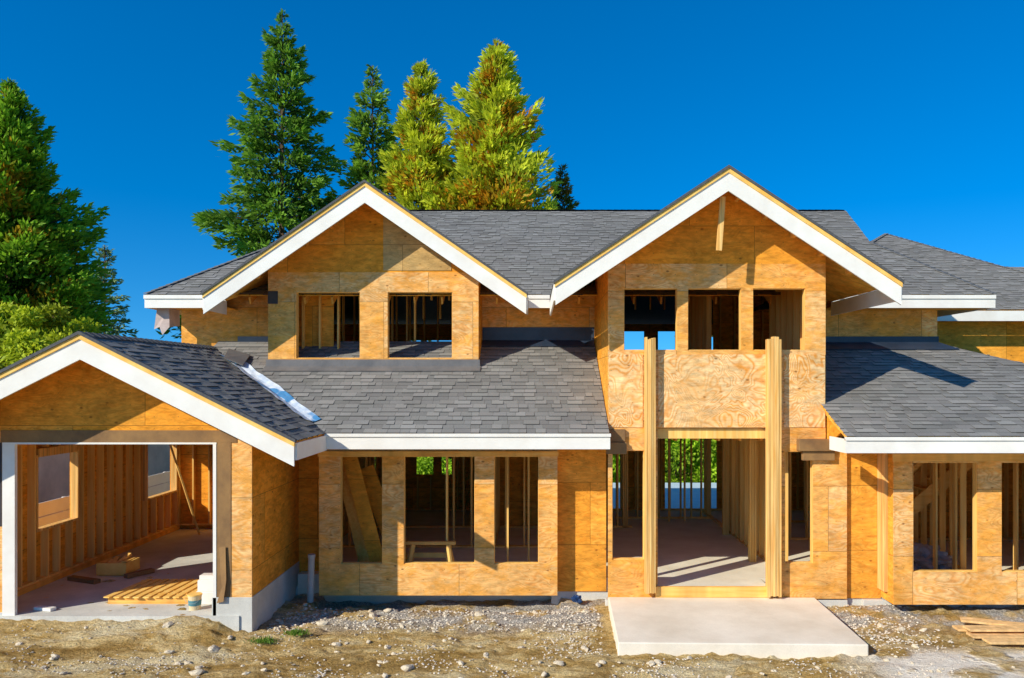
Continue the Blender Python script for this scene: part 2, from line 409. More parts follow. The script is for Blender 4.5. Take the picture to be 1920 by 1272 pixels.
def roofz_g(x): return zap - 0.5 * abs(x + 7.2)
B().prism([(gx0, 3.25), (gx1, 3.25), (gx1, roofz_g(gx1) - .06), (-7.2, zap - .06), (gx0, roofz_g(gx0) - .06)], gy0 + .002, gy0 + .028).obj('garage_gable_wall', ply_o, house)
B().box(-8.98, -5.0, gy0 - 0.012, gy0 - .001, 3.065, 3.27).obj('door_header', paper_b, house)
B().box(-5.335, -5.10, gy0 - 0.010, gy0 - .001, 0.46, 3.064).obj('building_paper', paper_b, house)
B().box(-9.64, -8.965, gy0 - 0.010, gy0 - .001, 1.65, 3.064).obj('building_paper', paper, house)
b = B(); b.box(-8.95, -8.74, gy0 - .02, gy0 + .05, 0.10, 3.035); b.box(-8.95, -5.34, gy0 - .02, gy0 + .12, 3.036, 3.066); b.box(-5.40, -5.345, gy0 - .02, gy0 + .12, 0.10, 3.035)
b.obj('garage_door_frame', white, house, label='white primed garage door jamb')
b = B(); b.v = [(-5.30, 13.485, 1.3), (-5.18, 13.46, 1.32), (-5.16, 13.44, .75), (-5.24, 13.45, .62), (-5.2, 13.42, .4), (-5.33, 13.46, .36)]; b.f = [[0, 1, 2, 3], [3, 2, 4, 5]]
b.obj('torn_paper', paper_b, house)
boxes('foundation', conc, house, [(-5.42, gx1 + .012, gy0 - .02, gy0 + .25, -0.5, 0.455), (gx1 - .2, gx1 + .012, gy0 + .251, 16.2, -0.5, 0.453),
    (gx0 - .012, -8.951, gy0 - .02, gy0 + .25, -.5, 0.20), (gx0 - .012, gx0 + .2, gy0 + .251, gy1, -.5, 0.10), (-4.95, 0.6, 15.97, 16.2, -.6, -.002),
    (0.35, 1.5, 15.63, 15.9, -.5, -.002), (1.36, 5.9, 15.02, 15.2, -.5, -.012), (5.905, 6.7, 15.13, 15.4, -.5, 0.03), (6.2, 12.9, 15.02, 15.129, -.5, -.01)], 0.006)
B().box(gx0 + .05, gx1 - .2, gy0 - .05, gy1, -0.4, GS).obj('garage_floor', conc, house)
B().box(-4.7, 12.7, 15.96, 24.2, -.3, 0.25).obj('ground_floor', conc_d, house)
B().box(.47, 12.7, 15.64, 15.959, -.3, 0.25).obj('ground_floor', conc_d, house)
B().box(2.33, 4.42, 14.985, 15.639, -.05, 0.249).obj('entry_floor', conc_d, house)
B().box(2.28, 4.44, 14.93, 14.984, 0.06, 0.262).obj('door_threshold', lumx, house)

gyf = 12.7
gpolyR = [(-3.8, gyf, 3.15), (-3.8, 14.6, 3.15), (-7.2, 18.0, 4.85), (-7.2, gyf, 4.85)]
gpolyL = [(-10.6, 22.0, 3.15), (-10.6, gyf, 3.15), (-7.2, gyf, 4.85), (-7.2, 22.0, 4.85)]
deck = B().slab(gpolyR, 0.03).slab(gpolyL, 0.03).slab([(-4.8, 15.6, 3.65), (-4.8, 22, 3.65), (-7.2, 22, 4.85), (-7.2, 18.0, 4.85)], .03, -.003).obj('garage_roof', ply_s, house)
shingles(deck, gpolyR, 1); shingles(deck, gpolyL, 2)
gable_trim(deck, -7.2, 4.86, 3.4, 0.5, gyf, gy0, 0.33)
B().box(-3.80, -3.765, gyf + .045, 14.6, 2.84, 3.115).obj('fascia', white, deck)
b = B(); y = 13.0
while y < 14.6:
    b.beam((-3.82, y, 3.03), (-4.75, y, 3.495), 0.04, 0.12); y += .5
b.obj('rafter_tails', lumx, deck)
b = B(); y = gyf - .03
while y < 18.0:
    b.slab([(-7.33, y, 4.815), (-7.33, y + .26, 4.80), (-7.2, y + .26, 4.868), (-7.2, y, 4.885)], .012, .012)
    b.slab([(-7.2, y, 4.885), (-7.2, y + .26, 4.868), (-7.07, y + .26, 4.80), (-7.07, y, 4.815)], .012, .012); y += .2
b.obj('ridge_cap', shedge, deck)

# ---- lower main roof
ley, lez = 14.6, 3.15
lp = [(-3.8, ley, lez), (1.38, ley, lez), (1.38, 18.3, 5.0), (-7.2, 18.3, 5.0), (-7.2, 18.0, 4.85)]
lr = B().slab(lp, 0.03).obj('lower_roof', ply_s, house)
shingles(lr, lp, 3)
boxes('fascia', white, lr, [(-3.764, 1.40, ley - .032, ley, 2.86, 3.085)]); boxes('gutter_board', white, lr, [(-3.80, 1.41, ley - .058, ley, 3.087, 3.145)])
b = B(); x = -3.5
while x < 1.35:
    b.beam((x, ley + .005, 3.03), (x, 16.2, 3.83), 0.04, 0.13); x += .6
b.obj('rafter_tails', lumy, lr)
nS = 44; b = B(); nW = 6
for i in range(nS + 1):
    t = 0.28 + 2.6 * i / nS; hw = .18 + .04 * noise.noise(Vector((i * .17, 3.3, 0))); sh_ = .03 * noise.noise(Vector((i * .12, 8.3, 0)))
    for j in range(nW + 1):
        q = (j / nW * 2 - 1) * hw + sh_
        X = -3.8 - t + q * .7 - .02; Y = 14.6 + t + q * .7
        zz = max(3.15 + .5 * (Y - 14.6), 4.85 - .5 * abs(X + 7.2))
        b.v.append((X, Y, zz + .045 + .016 * noise.noise(Vector((i * .35, j * .6, 0)))))
for i in range(nS):
    for j in range(nW):
        a = i * (nW + 1) + j; b.f.append([a, a + 1, a + nW + 2, a + nW + 1])
b.obj('valley_membrane', memb, lr, label='white and blue membrane strip laid along the roof valley')
B().slab([(-6.55, 16.9, 4.56), (-6.15, 16.9, 4.40), (-6.2, 17.5, 4.64), (-6.75, 17.7, 4.78)], .02, .05).obj('membrane_patch', flash, lr)

rp = [(5.35, 13.7, 3.15), (13.84, 13.7, 3.15), (9.24, 18.3, 4.95), (5.50, 18.3, 4.95)]
rr = B().slab(rp, 0.03).obj('lower_roof', ply_s, house)
shingles(rr, rp, 4)
B().slab([(13.84, 13.7, 3.15), (13.84, 22.0, 3.15), (9.24, 22.0, 4.95), (9.24, 18.3, 4.95)], .03).obj('roof_hip', shedge, rr)
B().box(5.35, 13.84, 13.668, 13.70, 2.87, 3.085).obj('fascia', white, rr)
B().box(5.33, 13.84, 13.64, 13.70, 3.087, 3.145).obj('gutter_board', white, rr)
B().prism([(5.33, 2.87), (5.349, 2.87), (5.349, 3.11), (5.33, 3.11)], 13.668, 14.4).obj('fascia', white, rr)
b = B(); x = 5.5
while x < 13:
    b.beam((x, 13.705, 3.035), (x, 15.2, 3.62), 0.04, 0.13); x += .6
b.obj('rafter_tails', lumy, rr)
b = B(); b.v = [(5.50, 14.1, 3.27), (5.50, 14.99, 3.62), (5.50, 14.99, 2.9), (5.53, 14.1, 3.27), (5.53, 14.99, 3.62), (5.53, 14.99, 2.9)]
b.f = [[0, 1, 2], [3, 5, 4], [0, 3, 4, 1], [1, 4, 5, 2], [2, 5, 3, 0]]
b.obj('roof_end_panel', ply_o, rr)

# ---- left bay
bv = [(-3.69, -2.89, .60, 2.66), (-2.48, -1.12, .60, 2.66), (-.75, .10, .60, 2.66)]
bay = wall('bay_wall', ply, house, 'x', 15.3, T, -4.10, .46, 0.0, 2.74, bv)
window_frames(bay, 'x', 15.3 + T + .001, bv)
boxes('bay_side_wall', ply_o, house, [(.44, .46, 15.321, 15.6, 0, 2.74), (-4.10, -4.08, 15.321, 16.19, 0, 2.74)])
B().box(-4.08, .44, 15.321, 15.955, 0.0, 0.05).obj('bay_floor', ply_g, house)
B().box(-4.079, .439, 15.322, 15.955, 0.18, 0.249).obj('bay_floor', conc_d, house)
B().box(-4.12, .48, 15.28, 15.299, 2.66, 2.76).obj('header_board', lumx, house)
B().box(-4.1, .46, 15.32, 16.3, 2.741, 2.80).obj('bay_ceiling', ply_g, house)
studs('stud_framing', house, 'x', 15.33 + T, -4.05, .42, .05, 2.72, bv)
wall('wall', ply_o, house, 'x', 16.2, T, gx1, -4.08, 0.0, 3.2)
wall('wall', ply_o, house, 'x', 15.6, T, .461, 1.42, 0.0, 3.35)
cv = [(6.92, 8.09, .62, 2.62), (8.53, 9.70, .62, 2.62)]
bay2 = wall('bay_wall', ply, house, 'x', 14.57, T, 6.56, 10.2, 0.03, 2.76, cv)
window_frames(bay2, 'x', 14.57 + T + .001, cv)
boxes('bay_side_wall', ply_o, house, [(6.56, 6.58, 14.591, 15.1, .03, 2.76), (10.18, 10.2, 14.591, 15.1, .03, 2.76)])
B().box(6.581, 10.179, 14.592, 15.1, .03, .08).obj('bay_floor', ply_g, house)
B().box(6.54, 10.22, 14.55, 14.569, 2.64, 2.78).obj('header_board', lumx, house)
B().box(6.57, 10.19, 14.592, 15.2, 2.761, 2.80).obj('bay_ceiling', ply_g, house)
studs('stud_framing', house, 'x', 14.60 + T, 6.62, 10.15, .1, 2.74, cv)
wall('wall', ply_o, house, 'x', 15.1, T, 5.90, 6.559, 0.0, 3.4)
wall('wall', ply, house, 'x', 15.1, T, 10.2, 12.8, 0.0, 3.4)
wall('wall', ply, house, 'y', 12.8, T, 15.1, 24, 0.0, 3.4)
B().box(6.49, 6.558, 14.80, 15.099, 0.2, 2.9).obj('corner_post', lumc, house)

# ---- entry tower
tx0, tx1 = 1.40, 5.48
tv = [(1.70, 2.70, 4.68, 5.84), (2.90, 3.90, 4.68, 5.84), (4.12, 5.10, 4.68, 5.84)]
lv = [(1.48, 2.08, .75, 2.80), (4.72, 5.25, .68, 2.78)]
tw = wall('entry_wall', ply, house, 'x', 15.0, T, tx0, 5.88, 0.02, 6.30, tv + lv + [(2.33, 4.42, -.5, 3.22), (5.48, 5.88, 2.98, 7)])
window_frames(tw, 'x', 15.0 + T + .001, tv + lv)
B().box(2.34, 4.41, 14.982, 14.998, 3.235, 4.60).obj('balcony_panel', ply_b, house, label='pale plywood panel with bold swirling grain')
boxes('side_panel', ply_b, house, [(1.415, 2.05, 14.986, 14.998, 3.235, 4.60), (4.70, 5.465, 14.986, 14.998, 3.235, 4.60)])
zt = 7.86; tp = 0.66; thalf = 3.05; txa = 3.44
def rt(x): return zt - tp * abs(x - txa)
B().prism([(tx0, 6.301), (tx1, 6.301), (tx1, rt(tx1) - .07), (txa, zt - .07), (tx0, rt(tx0) - .07)], 15.004, 15.024).obj('entry_gable_wall', ply_o, house)
boxes('entry_side_wall', ply_o, house, [(tx0, tx0 + T, 15.021, 18.3, 2.9, 6.45), (tx1 - T, tx1, 15.021, 18.3, 2.9, 6.45), (5.86, 5.88, 15.021, 15.1, 0, 2.98)])
studs('stud_framing', house, 'x', 15.03 + T, tx0 + .03, tx1 - .03, 3.3, 6.3, tv)
studs('stud_framing', house, 'y', tx1 - T - .121, 15.2, 18.2, 3.3, 6.3)
for xa_, xb_, zb in ((2.075, 2.27, .17), (4.345, 4.60, .10)):
    b = B(); n = 5; w = (xb_ - xa_) / n
    for i in range(n):
        o_ = random.uniform(-.012, .012)
        b.box(xa_ + i * w + .002, xa_ + (i + 1) * w - .002, 14.82 + o_, 14.978, zb + random.uniform(-.02, .02), 4.90 + random.uniform(-.03, .03))
    b.obj('column', lumc, house)
b = B(); b.box(1.36, 1.74, 14.90, 14.999, 2.74, 2.96); b.box(1.40, 1.72, 14.93, 14.999, 2.965, 3.2); b.obj('wrapped_beam_end', paper_b, house, bevel=.01)
b = B(); b.box(4.93, 5.56, 14.84, 14.999, 2.80, 3.02); b.box(5.02, 5.62, 14.90, 14.999, 2.62, 2.795); b.obj('wrapped_beam_end', paper_b, house, bevel=.01)
b = B()
for x in (2.10, 4.43):
    for i in range(4): b.box(x + i * .045, x + i * .045 + .038, 15.05, 15.19, .25, 3.0)
b.box(2.3, 4.45, 15.06, 15.18, 3.02, 3.21)
b.obj('stud_framing', lum, house)
tyf = 14.1
ze = zt - tp * thalf
ym = 17.5 + (zt - 5.99) / .5
pR = [(txa + thalf, tyf, ze), (txa + thalf, 17.35, ze), (txa, ym, zt), (txa, tyf, zt)]
pL = [(txa - thalf, 17.35, ze), (txa - thalf, tyf, ze), (txa, tyf, zt), (txa, ym, zt)]
tr_ = B().slab(pR, .03).slab(pL, .03).obj('entry_roof', ply_s, house)
shingles(tr_, pR, 5); shingles(tr_, pL, 6)
gable_trim(tr_, txa, zt + .01, thalf, tp, tyf, 15.0, 0.33)
boxes('fascia', white, tr_, [(txa - thalf - .03, txa - thalf, tyf + .045, 17.45, ze - .32, ze - .03), (txa + thalf, txa + thalf + .03, tyf + .045, 17.45, ze - .32, ze - .03)])
B().beam((txa - .03, tyf + .3, 7.42), (txa - .10, tyf + .3, 6.45), .10, .04, (0, 1, 0)).obj('king_post', lumc, tr_)

# ---- dormer
dx0, dx1, dy = -5.66, -1.17, 17.07
dv = [(-5.06, -3.70, 4.59, 6.0), (-3.11, -1.73, 4.59, 6.0)]
dw = wall('dormer_wall', ply, house, 'x', dy, T, dx0, dx1, 4.30, 6.42, dv)
window_frames(dw, 'x', dy + T + .001, dv)
zd, dp, dhalf, dxa = 8.13, 0.69, 3.27, -3.415
def rd(x): return zd - dp * abs(x - dxa)
B().prism([(dx0, 6.421), (dx1, 6.421), (dx1, rd(dx1) - .07), (dxa, zd - .07), (dx0, rd(dx0) - .07)], dy + .004, dy + .024).obj('dormer_gable_wall', ply_o, house)
B().prism([(-3.2, 6.46), (-1.75, 6.46), (-1.75, rd(-1.75) - .2), (-3.2, rd(-3.2) - .2)], dy - .012, dy + .003).obj('gable_panel', ply_g, house, label='weathered grey-brown plywood panel')
boxes('dormer_side_wall', ply_o, house, [(dx0, dx0 + T, dy + .021, 18.3, 4.2, 6.5), (dx1 - T, dx1, dy + .021, 18.3, 4.2, 6.5)])
studs('stud_framing', house, 'x', dy + .03 + T, dx0 + .03, dx1 - .03, 4.3, 6.4, dv)
dyf = 16.2; zde = zd - dp * dhalf; ymd = 17.5 + (zd - 5.99) / .5
qR = [(dxa + dhalf, dyf, zde), (dxa + dhalf, 17.4, zde), (dxa, ymd, zd), (dxa, dyf, zd)]
qL = [(dxa - dhalf, 17.4, zde), (dxa - dhalf, dyf, zde), (dxa, dyf, zd), (dxa, ymd, zd)]
dr = B().slab(qR, .03).slab(qL, .03).obj('dormer_roof', ply_s, house)
shingles(dr, qR, 7); shingles(dr, qL, 8)
gable_trim(dr, dxa, zd + .01, dhalf, dp, dyf, dy, 0.34)
boxes('fascia', white, dr, [(dxa - dhalf - .03, dxa - dhalf, dyf + .045, 17.45, zde - .32, zde - .03), (dxa + dhalf, dxa + dhalf + .03, dyf + .045, 17.45, zde - .32, zde - .03)])
B().slab([(-5.72, 16.86, 4.28), (-1.12, 16.86, 4.28), (-1.12, 17.07, 4.385), (-5.72, 17.07, 4.385)], .03, .045).obj('dormer_flashing', flash, house)
B().box(-5.70, -1.14, 17.045, 17.069, 4.38, 4.56).obj('dormer_flashing', flash, house)
B().box(-5.66, -5.45, 17.052, 17.068, 5.75, 6.02).obj('building_paper', paper, house)

# ---- upper main walls
wall('upper_wall', ply, house, 'x', 18.3, T, -8.05, dx0, 4.4, 6.25)
wall('upper_wall', ply, house, 'x', 18.3, T, dx1, tx0, 4.8, 6.25)
wall('upper_wall', ply, house, 'x', 18.3, T, tx1, 9.24, 4.6, 6.25)
boxes('upper_side_wall', ply, house, [(-8.05, -8.03, 18.321, 29.5, 2.9, 6.2), (9.22, 9.24, 18.321, 29.5, 2.9, 6.2)])
uv_ = [(3.3, 4.08, 4.6, 5.95), (4.6, 5.95, 4.6, 5.95), (-4.6, -3.0, 3.9, 5.6), (6.2, 8, 4.2, 5.8)]
wall('upper_rear_wall', ply_o, house, 'x', 29.5, T, -8.05, 9.24, 2.9, 6.2, uv_)
B().box(-1.16, tx0 - .01, 18.27, 18.299, 4.95, 5.33).obj('wall_flashing', flash_b, house)
B().box(tx1 + .01, 9.26, 18.27, 18.299, 4.90, 5.12).obj('wall_flashing', flash_b, house)
B().slab([(tx1 + .02, 17.85, 4.774), (9.5, 17.85, 4.774), (9.26, 18.28, 4.942), (tx1 + .02, 18.28, 4.942)], .02, .05).obj('roof_flashing', flash_b, house)
B().slab([(-1.15, 18.0, 4.85), (tx0 - .02, 18.0, 4.85), (tx0 - .02, 18.28, 4.99), (-1.15, 18.28, 4.99)], .02, .05).obj('roof_flashing', flash_b, house)
B().box(-6.75, -5.75, 18.27, 18.299, 4.75, 5.12).obj('wall_flashing', flash, house)
b = B(); b.v = [(-8.35, 17.75, 5.72), (-8.08, 17.75, 5.72), (-8.05, 17.7, 5.3), (-8.2, 17.68, 5.12), (-8.27, 17.7, 5.3), (-8.4, 17.72, 5.25), (-8.05, 18.2, 5.72), (-8.04, 18.2, 5.35)]
b.f = [[0, 1, 2, 3, 4, 5], [1, 6, 7, 2]]; b.obj('torn_house_wrap', simple('house_wrap', (.6, .48, .42), (.42, .32, .28), 5), house)
ez = 5.99
A = [(-8.49, 17.5, ez), (10.09, 17.5, ez), (8.83, 20.96, 7.72), (-6.60, 20.96, 7.72)]
Bp = [(-6.60, 20.96, 7.72), (8.83, 20.96, 7.72), (9.32, 23.9, 9.19), (-4.99, 23.9, 9.19)]
mr = B().slab(A, .03).slab(Bp, .03, -.0005).obj('main_roof', ply_s, house)
shingles(mr, A, 9); shingles(mr, Bp, 10)
b = B(); b.slab([(-4.99, 23.9, 9.19), (9.32, 23.9, 9.19), (8.83, 27.0, 7.62), (-6.7, 27.0, 7.62)], .03)
b.slab([(-6.7, 27.0, 7.62), (8.83, 27.0, 7.62), (10.09, 30.2, 6.0), (-8.49, 30.2, 6.0)], .03)
b.slab([(-8.49, 17.5, ez), (-8.49, 30.2, ez), (-4.99, 23.9, 9.19)], .03)
b.slab([(10.09, 17.5, ez), (10.09, 30.2, ez), (8.83, 27.0, 7.66), (8.83, 20.96, 7.72)], .03)
b.obj('roof_hip', shedge, mr)
b = B(); b.v = [(8.80, 20.99, 7.70), (8.80, 27.0, 7.62), (9.26, 23.9, 9.14), (8.76, 20.99, 7.70), (8.76, 27.0, 7.62), (9.22, 23.9, 9.14)]
b.f = [[0, 1, 2], [3, 5, 4], [0, 3, 4, 1], [1, 4, 5, 2], [2, 5, 3, 0]]
b.obj('gable_end_wall', ply_o, mr)
b = B(); x = -4.99
while x < 9.2:
    b.slab([(x, 23.79, 9.155), (x + .26, 23.79, 9.14), (x + .26, 23.9, 9.20), (x, 23.9, 9.21)], .012, .02); x += .2
b.obj('ridge_cap', shing, mr)
def hipcap(p, q, par):
    b = B(); p = Vector(p); q = Vector(q); L = (q - p).length; n = int(L / .2)
    for i in range(n):
        a = p.lerp(q, i / n); c = p.lerp(q, (i + 1.1) / n)
        b.beam(a + Vector((0, 0, .035)), c + Vector((0, 0, .018)), .15, .012)
    b.obj('hip_cap', hipm, par)
hipcap((-8.49, 17.5, ez), (-4.99, 23.9, 9.19), mr)
hipcap((10.09, 17.5, ez), (8.83, 20.96, 7.72), mr)
SEG = ((-8.49, -6.72), (-.11, .36), (6.52, 10.09))
boxes('fascia', white, mr, [(a, c, 17.468, 17.50, 5.70, 5.965) for a, c in SEG] + [(-8.49, -8.46, 17.501, 30, 5.70, 5.965), (10.06, 10.09, 17.501, 21.2, 5.70, 5.965)])
boxes('gutter_board', white, mr, [(a - .01, c, 17.44, 17.499, 5.90, 5.98) for a, c in SEG])
b = B(); x = -8.0
while x < 9.8:
    ye = min(23.8, 17.5 + (x + 8.49) / .547 - .15)
    if x > 8.7: ye = 17.5 + (10.09 - x) / .364 - .3
    if ye > 17.8: b.beam((x, 17.505, 5.86), (x, ye, 5.86 + .5 * (ye - 17.505)), 0.04, 0.16)
    x += .6
b.obj('rafters', lumy, mr)
boxes('soffit', ply_s, mr, [(a, c, 17.505, 18.29, 5.72, 5.735) for a, c in ((-8.45, -6.75), (-.1, .35), (6.55, 10.05))])
WX = 16.5
wr = [(6.0, 21.3, 6.0), (WX, 21.3, 6.0), (12.2, 27.66, 9.18)]
wl = [(6.0, 34, 6.0), (6.0, 21.3, 6.0), (12.2, 27.66, 9.18)]
w_ = B().slab(wr, .03).slab(wl, .03).slab([(WX, 21.3, 6.0), (WX, 34, 6.0), (12.2, 27.66, 9.18)], .03).slab([(WX, 34, 6), (6, 34, 6), (12.2, 27.66, 9.18)], .03).obj('wing_roof', ply_s, house)
shingles(w_, wr, 12); shingles(w_, wl, 14)
hipcap((WX, 21.3, 6.0), (12.2, 27.66, 9.18), w_); hipcap((6.0, 21.3, 6.0), (12.2, 27.66, 9.18), w_)
nr = [(13.2, 22.6, 6.05), (24, 22.6, 6.05), (24, 26, 7.80), (15.2, 26, 7.80)]
B().slab(nr, .03).obj('roof_hip', shedge, w_); shingles(w_, nr, 13)
B().box(10.1, 18.5, 21.26, 21.30, 5.70, 5.97).obj('fascia', white, w_)
wall('wing_wall', ply_o, house, 'x', 22.0, T, 9.25, 18.0, 0, 6.2)
B().box(-4.7, 12.7, 18.33, 29.5, 3.22, 3.26).obj('upper_floor', ply_s, house)
B().box(1.43, 5.45, 15.05, 18.329, 3.22, 3.26).obj('upper_floor', ply_s, house)
B().box(-8.0, -4.7, 21.6, 29.5, 3.22, 3.26).obj('upper_floor', ply_s, house)
b = B(); x = -4.6
while x < 12.6:
    b.box(x, x + .04, 16.3 if not (1.4 < x < 5.45) else 15.25, 24.0, 2.96, 3.215); x += .406
b.obj('ceiling_joists', lumy, house)
rv = [(-3.5, -3.0, 1.3, 2.25), (-2.75, -2.45, 1.3, 2.25), (2.25, 2.6, .26, 2.45), (3.95, 5.5, .26, 2.4), (6.6, 7.1, .26, 2.4), (9.0, 11.5, 0.6, 2.3)]
wall('rear_wall', ply_o, house, 'x', 24.0, T, -4.7, 12.8, 0, 3.2, rv)
studs('stud_framing', house, 'x', 23.85, -4.7, 12.7, .25, 2.95, rv)
wall('rear_wall', ply_o, house, 'y', gx1 - T, T, 16.25, 24.0, .2, 3.2)
studs('partition_framing', house, 'x', 18.5, -4.7, 1.2, .25, 2.95, [(-2.9, -2.0, -1, 2.3)])
studs('partition_framing', house, 'x', 16.05, -1.75, .45, .25, 2.72, [(-1.3, -.85, -1, 3)])
studs('partition_framing', house, 'x', 21.0, -4.7, 2.6, .25, 2.95, [(-3.4, -2.2, -1, 2.3)])
studs('partition_framing', house, 'x', 22.4, 2.3, 5.0, .25, 2.95, step=.3)
studs('partition_framing', house, 'x', 19.4, 5.0, 12.7, .25, 2.95)
studs('partition_framing', house, 'x', 15.9, 8.0, 12.7, .25, 2.95, [(8.7, 9.2, -1, 2.3)])
studs('partition_framing', house, 'x', 21.8, 5.8, 7.5, .25, 2.95)
studs('partition_framing', house, 'y', 1.25, 16.0, 23.5, .25, 2.95, [(17.5, 19.0, -1, 2.4)])
studs('partition_framing', house, 'y', 4.95, 15.9, 23.5, .25, 2.95, [(20.5, 22.5, -1, 2.4)])
studs('partition_framing', house, 'y', -1.0, 18.6, 23.8, .25, 2.95)
studs('partition_framing', house, 'y', 8.7, 16.3, 19.3, .25, 2.95)
for i in range(3):
    for x_, y_ in ((4.6, 17.0), (2.35, 21.0), (4.75, 20.0)): B().box(x_ + i * .05, x_ + .04 + i * .05, y_, y_ + .14, .25, 2.95).obj('post', lum, house)
for x_, y_ in ((4.15, 22.0), (3.7, 21.9)): B().box(x_, x_ + .04, y_, y_ + .1, .25, 2.95).obj('post', lum, house)
wall('partition_wall', ply_o, house, 'x', 21.15, T, -1.0, 1.2, .25, 3.2)
wall('partition_wall', ply_o, house, 'x', 19.53, T, 7.6, 12.7, .25, 3.2)
wall('partition_wall', ply_o, house, 'x', 18.03, T, -5.6, -4.5, 3.26, 6.3)
wall('partition_wall', ply_o, house, 'x', 23.14, T, 5.2, 9, 3.26, 7.5)
studs('partition_framing', house, 'x', 17.9, -5.6, -3.95, 3.26, 6.3)
studs('partition_framing', house, 'x', 18.35, -2.75, -1.2, 3.26, 6.2, [(-2.35, -1.95, 3, 5.8)])
studs('partition_framing', house, 'x', 20.0, -5.6, 1.3, 3.26, 6.6, [(-3.1, -2.2, 3, 5.5)])
studs('partition_framing', house, 'x', 23.0, -5.6, 9, 3.26, 7.5, [(2.2, 4.2, 3, 6)])
studs('partition_framing', house, 'y', -3.9, 18.1, 20, 3.26, 6.3)
studs('partition_framing', house, 'y', 4.0, 18.5, 23, 3.26, 6.6)
b = B()
for i in range(13): b.box(6.9 + i * .24, 7.16 + i * .24, 17.2, 18.2, .3 + i * .2, .34 + i * .2)
b.beam((6.8, 17.18, .25), (10.1, 17.18, 3.0), .04, .28); b.beam((6.8, 18.2, .25), (10.1, 18.2, 3.0), .04, .28); b.beam((6.8, 17.15, 1.1), (9.2, 17.15, 3.1), .04, .09)
b.obj('staircase', lumx, house)

# ------------------------------------------------------------------ SITE OBJECTS
thing = empty
def solo(bld, name, mat, label, cat, bevel=0.0, **kw):
    o = bld.obj(name, mat, None, bevel); o['label'] = label; o['category'] = cat
    for k, v in kw.items(): o[k] = v
    return o
b = B(); b.v = [(1.31, 12.4, -.30), (5.17, 12.33, -.30), (5.27, 14.98, -.30), (1.40, 14.98, -.30), (1.31, 12.4, .05), (5.17, 12.33, .04), (5.27, 14.98, .05), (1.40, 14.98, .06)]
b.f = [[0, 3, 2, 1], [4, 5, 6, 7], [0, 1, 5, 4], [1, 2, 6, 5], [2, 3, 7, 6], [3, 0, 4, 7]]
solo(b, 'concrete_slab', conc_p, 'pale cast concrete slab lying before the entry opening', 'concrete slab', 0.018)
b = B(); b.cyl((0, 0), .06, .06, -.3, .78, 18); b.cyl((0, 0), .07, .07, .74, .80, 18)
pp = solo(b, 'drain_pipe', pvc, 'grey plastic drain pipe standing upright beside the bay wall', 'pipe'); pp.location = (-4.25, 15.25, .0); pp.rotation_euler = (0.02, 0.035, 0)
bk = thing('bucket', (-5.86, 13.85, GS), 'tan plastic bucket with coloured label on the garage floor', 'bucket')
B().cyl((-5.86, 13.85), .09, .115, GS, GS + .25, 24).obj('bucket_body', tan, bk)
B().cyl((-5.86, 13.85), .122, .122, GS + .251, GS + .268, 24).obj('lid', gold, bk)
B().cyl((-5.86, 13.85), .1045, .1115, GS + .08, GS + .17, 24).obj('label_band', teal, bk)
b = B()
for i in range(12):
    a0 = math.pi * i / 12; a1 = math.pi * (i + 1) / 12
    b.beam((-5.86 + .12 * math.cos(a0), 13.725 - .01 * math.sin(a0), GS + .22 - .09 * math.sin(a0)), (-5.86 + .12 * math.cos(a1), 13.725 - .01 * math.sin(a1), GS + .22 - .09 * math.sin(a1)), .004, .004)
b.obj('handle', wire, bk)
for q in ((-5.98, -5.62, 14.15, 14.45, GS, GS + .22), (-5.95, -5.64, 14.17, 14.42, GS + .221, GS + .42), (-5.93, -5.62, 14.2, 14.4, GS + .421, GS + .5)):
    solo(B().box(*q), 'carton', white, 'white carton stacked beside the garage jamb', 'box', .008, group='cartons stacked in the garage')
pl = thing('pallet', (-6.8, 14.8, GS), 'orange wooden pallet lying on the garage floor', 'pallet')
b = B()
for i in range(9): b.beam((-7.55 + i * .175, 14.15 + random.uniform(-.03, .03), GS + .125), (-7.40 + i * .16, 15.45, GS + .125), .11, .02)
b.obj('deck_boards', gold, pl)
for y in (14.2, 14.8, 15.4): B().box(-7.55, -6.05, y, y + .05, GS + .02, GS + .113).obj('stringer', lumx, pl)
for y in (14.2, 14.8, 15.35): B().box(-7.55, -6.05, y - .02, y + .09, GS + .001, GS + .019).obj('bottom_board', lumx, pl)
tb = thing('tool_box', (-8.5, 16.5, GS), 'open yellow wooden box with scrap blocks on the garage floor', 'wooden box')
for y in (16.2, 16.74): B().box(-8.85, -8.25, y, y + .03, GS + .02, GS + .26).obj('end_panel', gold, tb)
for x in (-8.85, -8.28): B().box(x, x + .03, 16.232, 16.738, GS + .02, GS + .26).obj('side_panel', gold, tb)
B().box(-8.819, -8.281, 16.232, 16.738, GS + .001, GS + .03).obj('base', lumx, tb)
r4 = random.Random(4)
for i in range(6):
    cx = -8.75 + i * .08; a = r4.uniform(-.25, .25)
    B().beam((cx, 16.3, GS + .10 + .03 * i), (cx + a * .4, 16.7, GS + .20 + r4.uniform(0, .18)), .09, .05).obj('scrap_block', (lum, lumc, gold)[i % 3], tb)
for (p, q) in (((-9.2, 15.9, GS + .04), (-8.5, 15.6, GS + .04)), ((-8.15, 16.0, GS + .05), (-7.85, 16.5, GS + .05))):
    solo(B().beam(p, q, .14, .08), 'wood_offcut', paper_b, 'dark scrap board beside the wooden box', 'offcut', group='offcuts on the garage floor')
solo(B().beam((-8.6, 20.6, GS), (-9.2, 20.2, 2.6), .09, .04), 'wood_plank', lum, 'loose stud leaning against the garage wall', 'plank')
solo(B().beam((-8.6, 13.85, GS + .03), (-8.25, 13.75, GS + .03), .12, .05), 'wood_offcut', white, 'small white offcut on the garage slab', 'offcut')
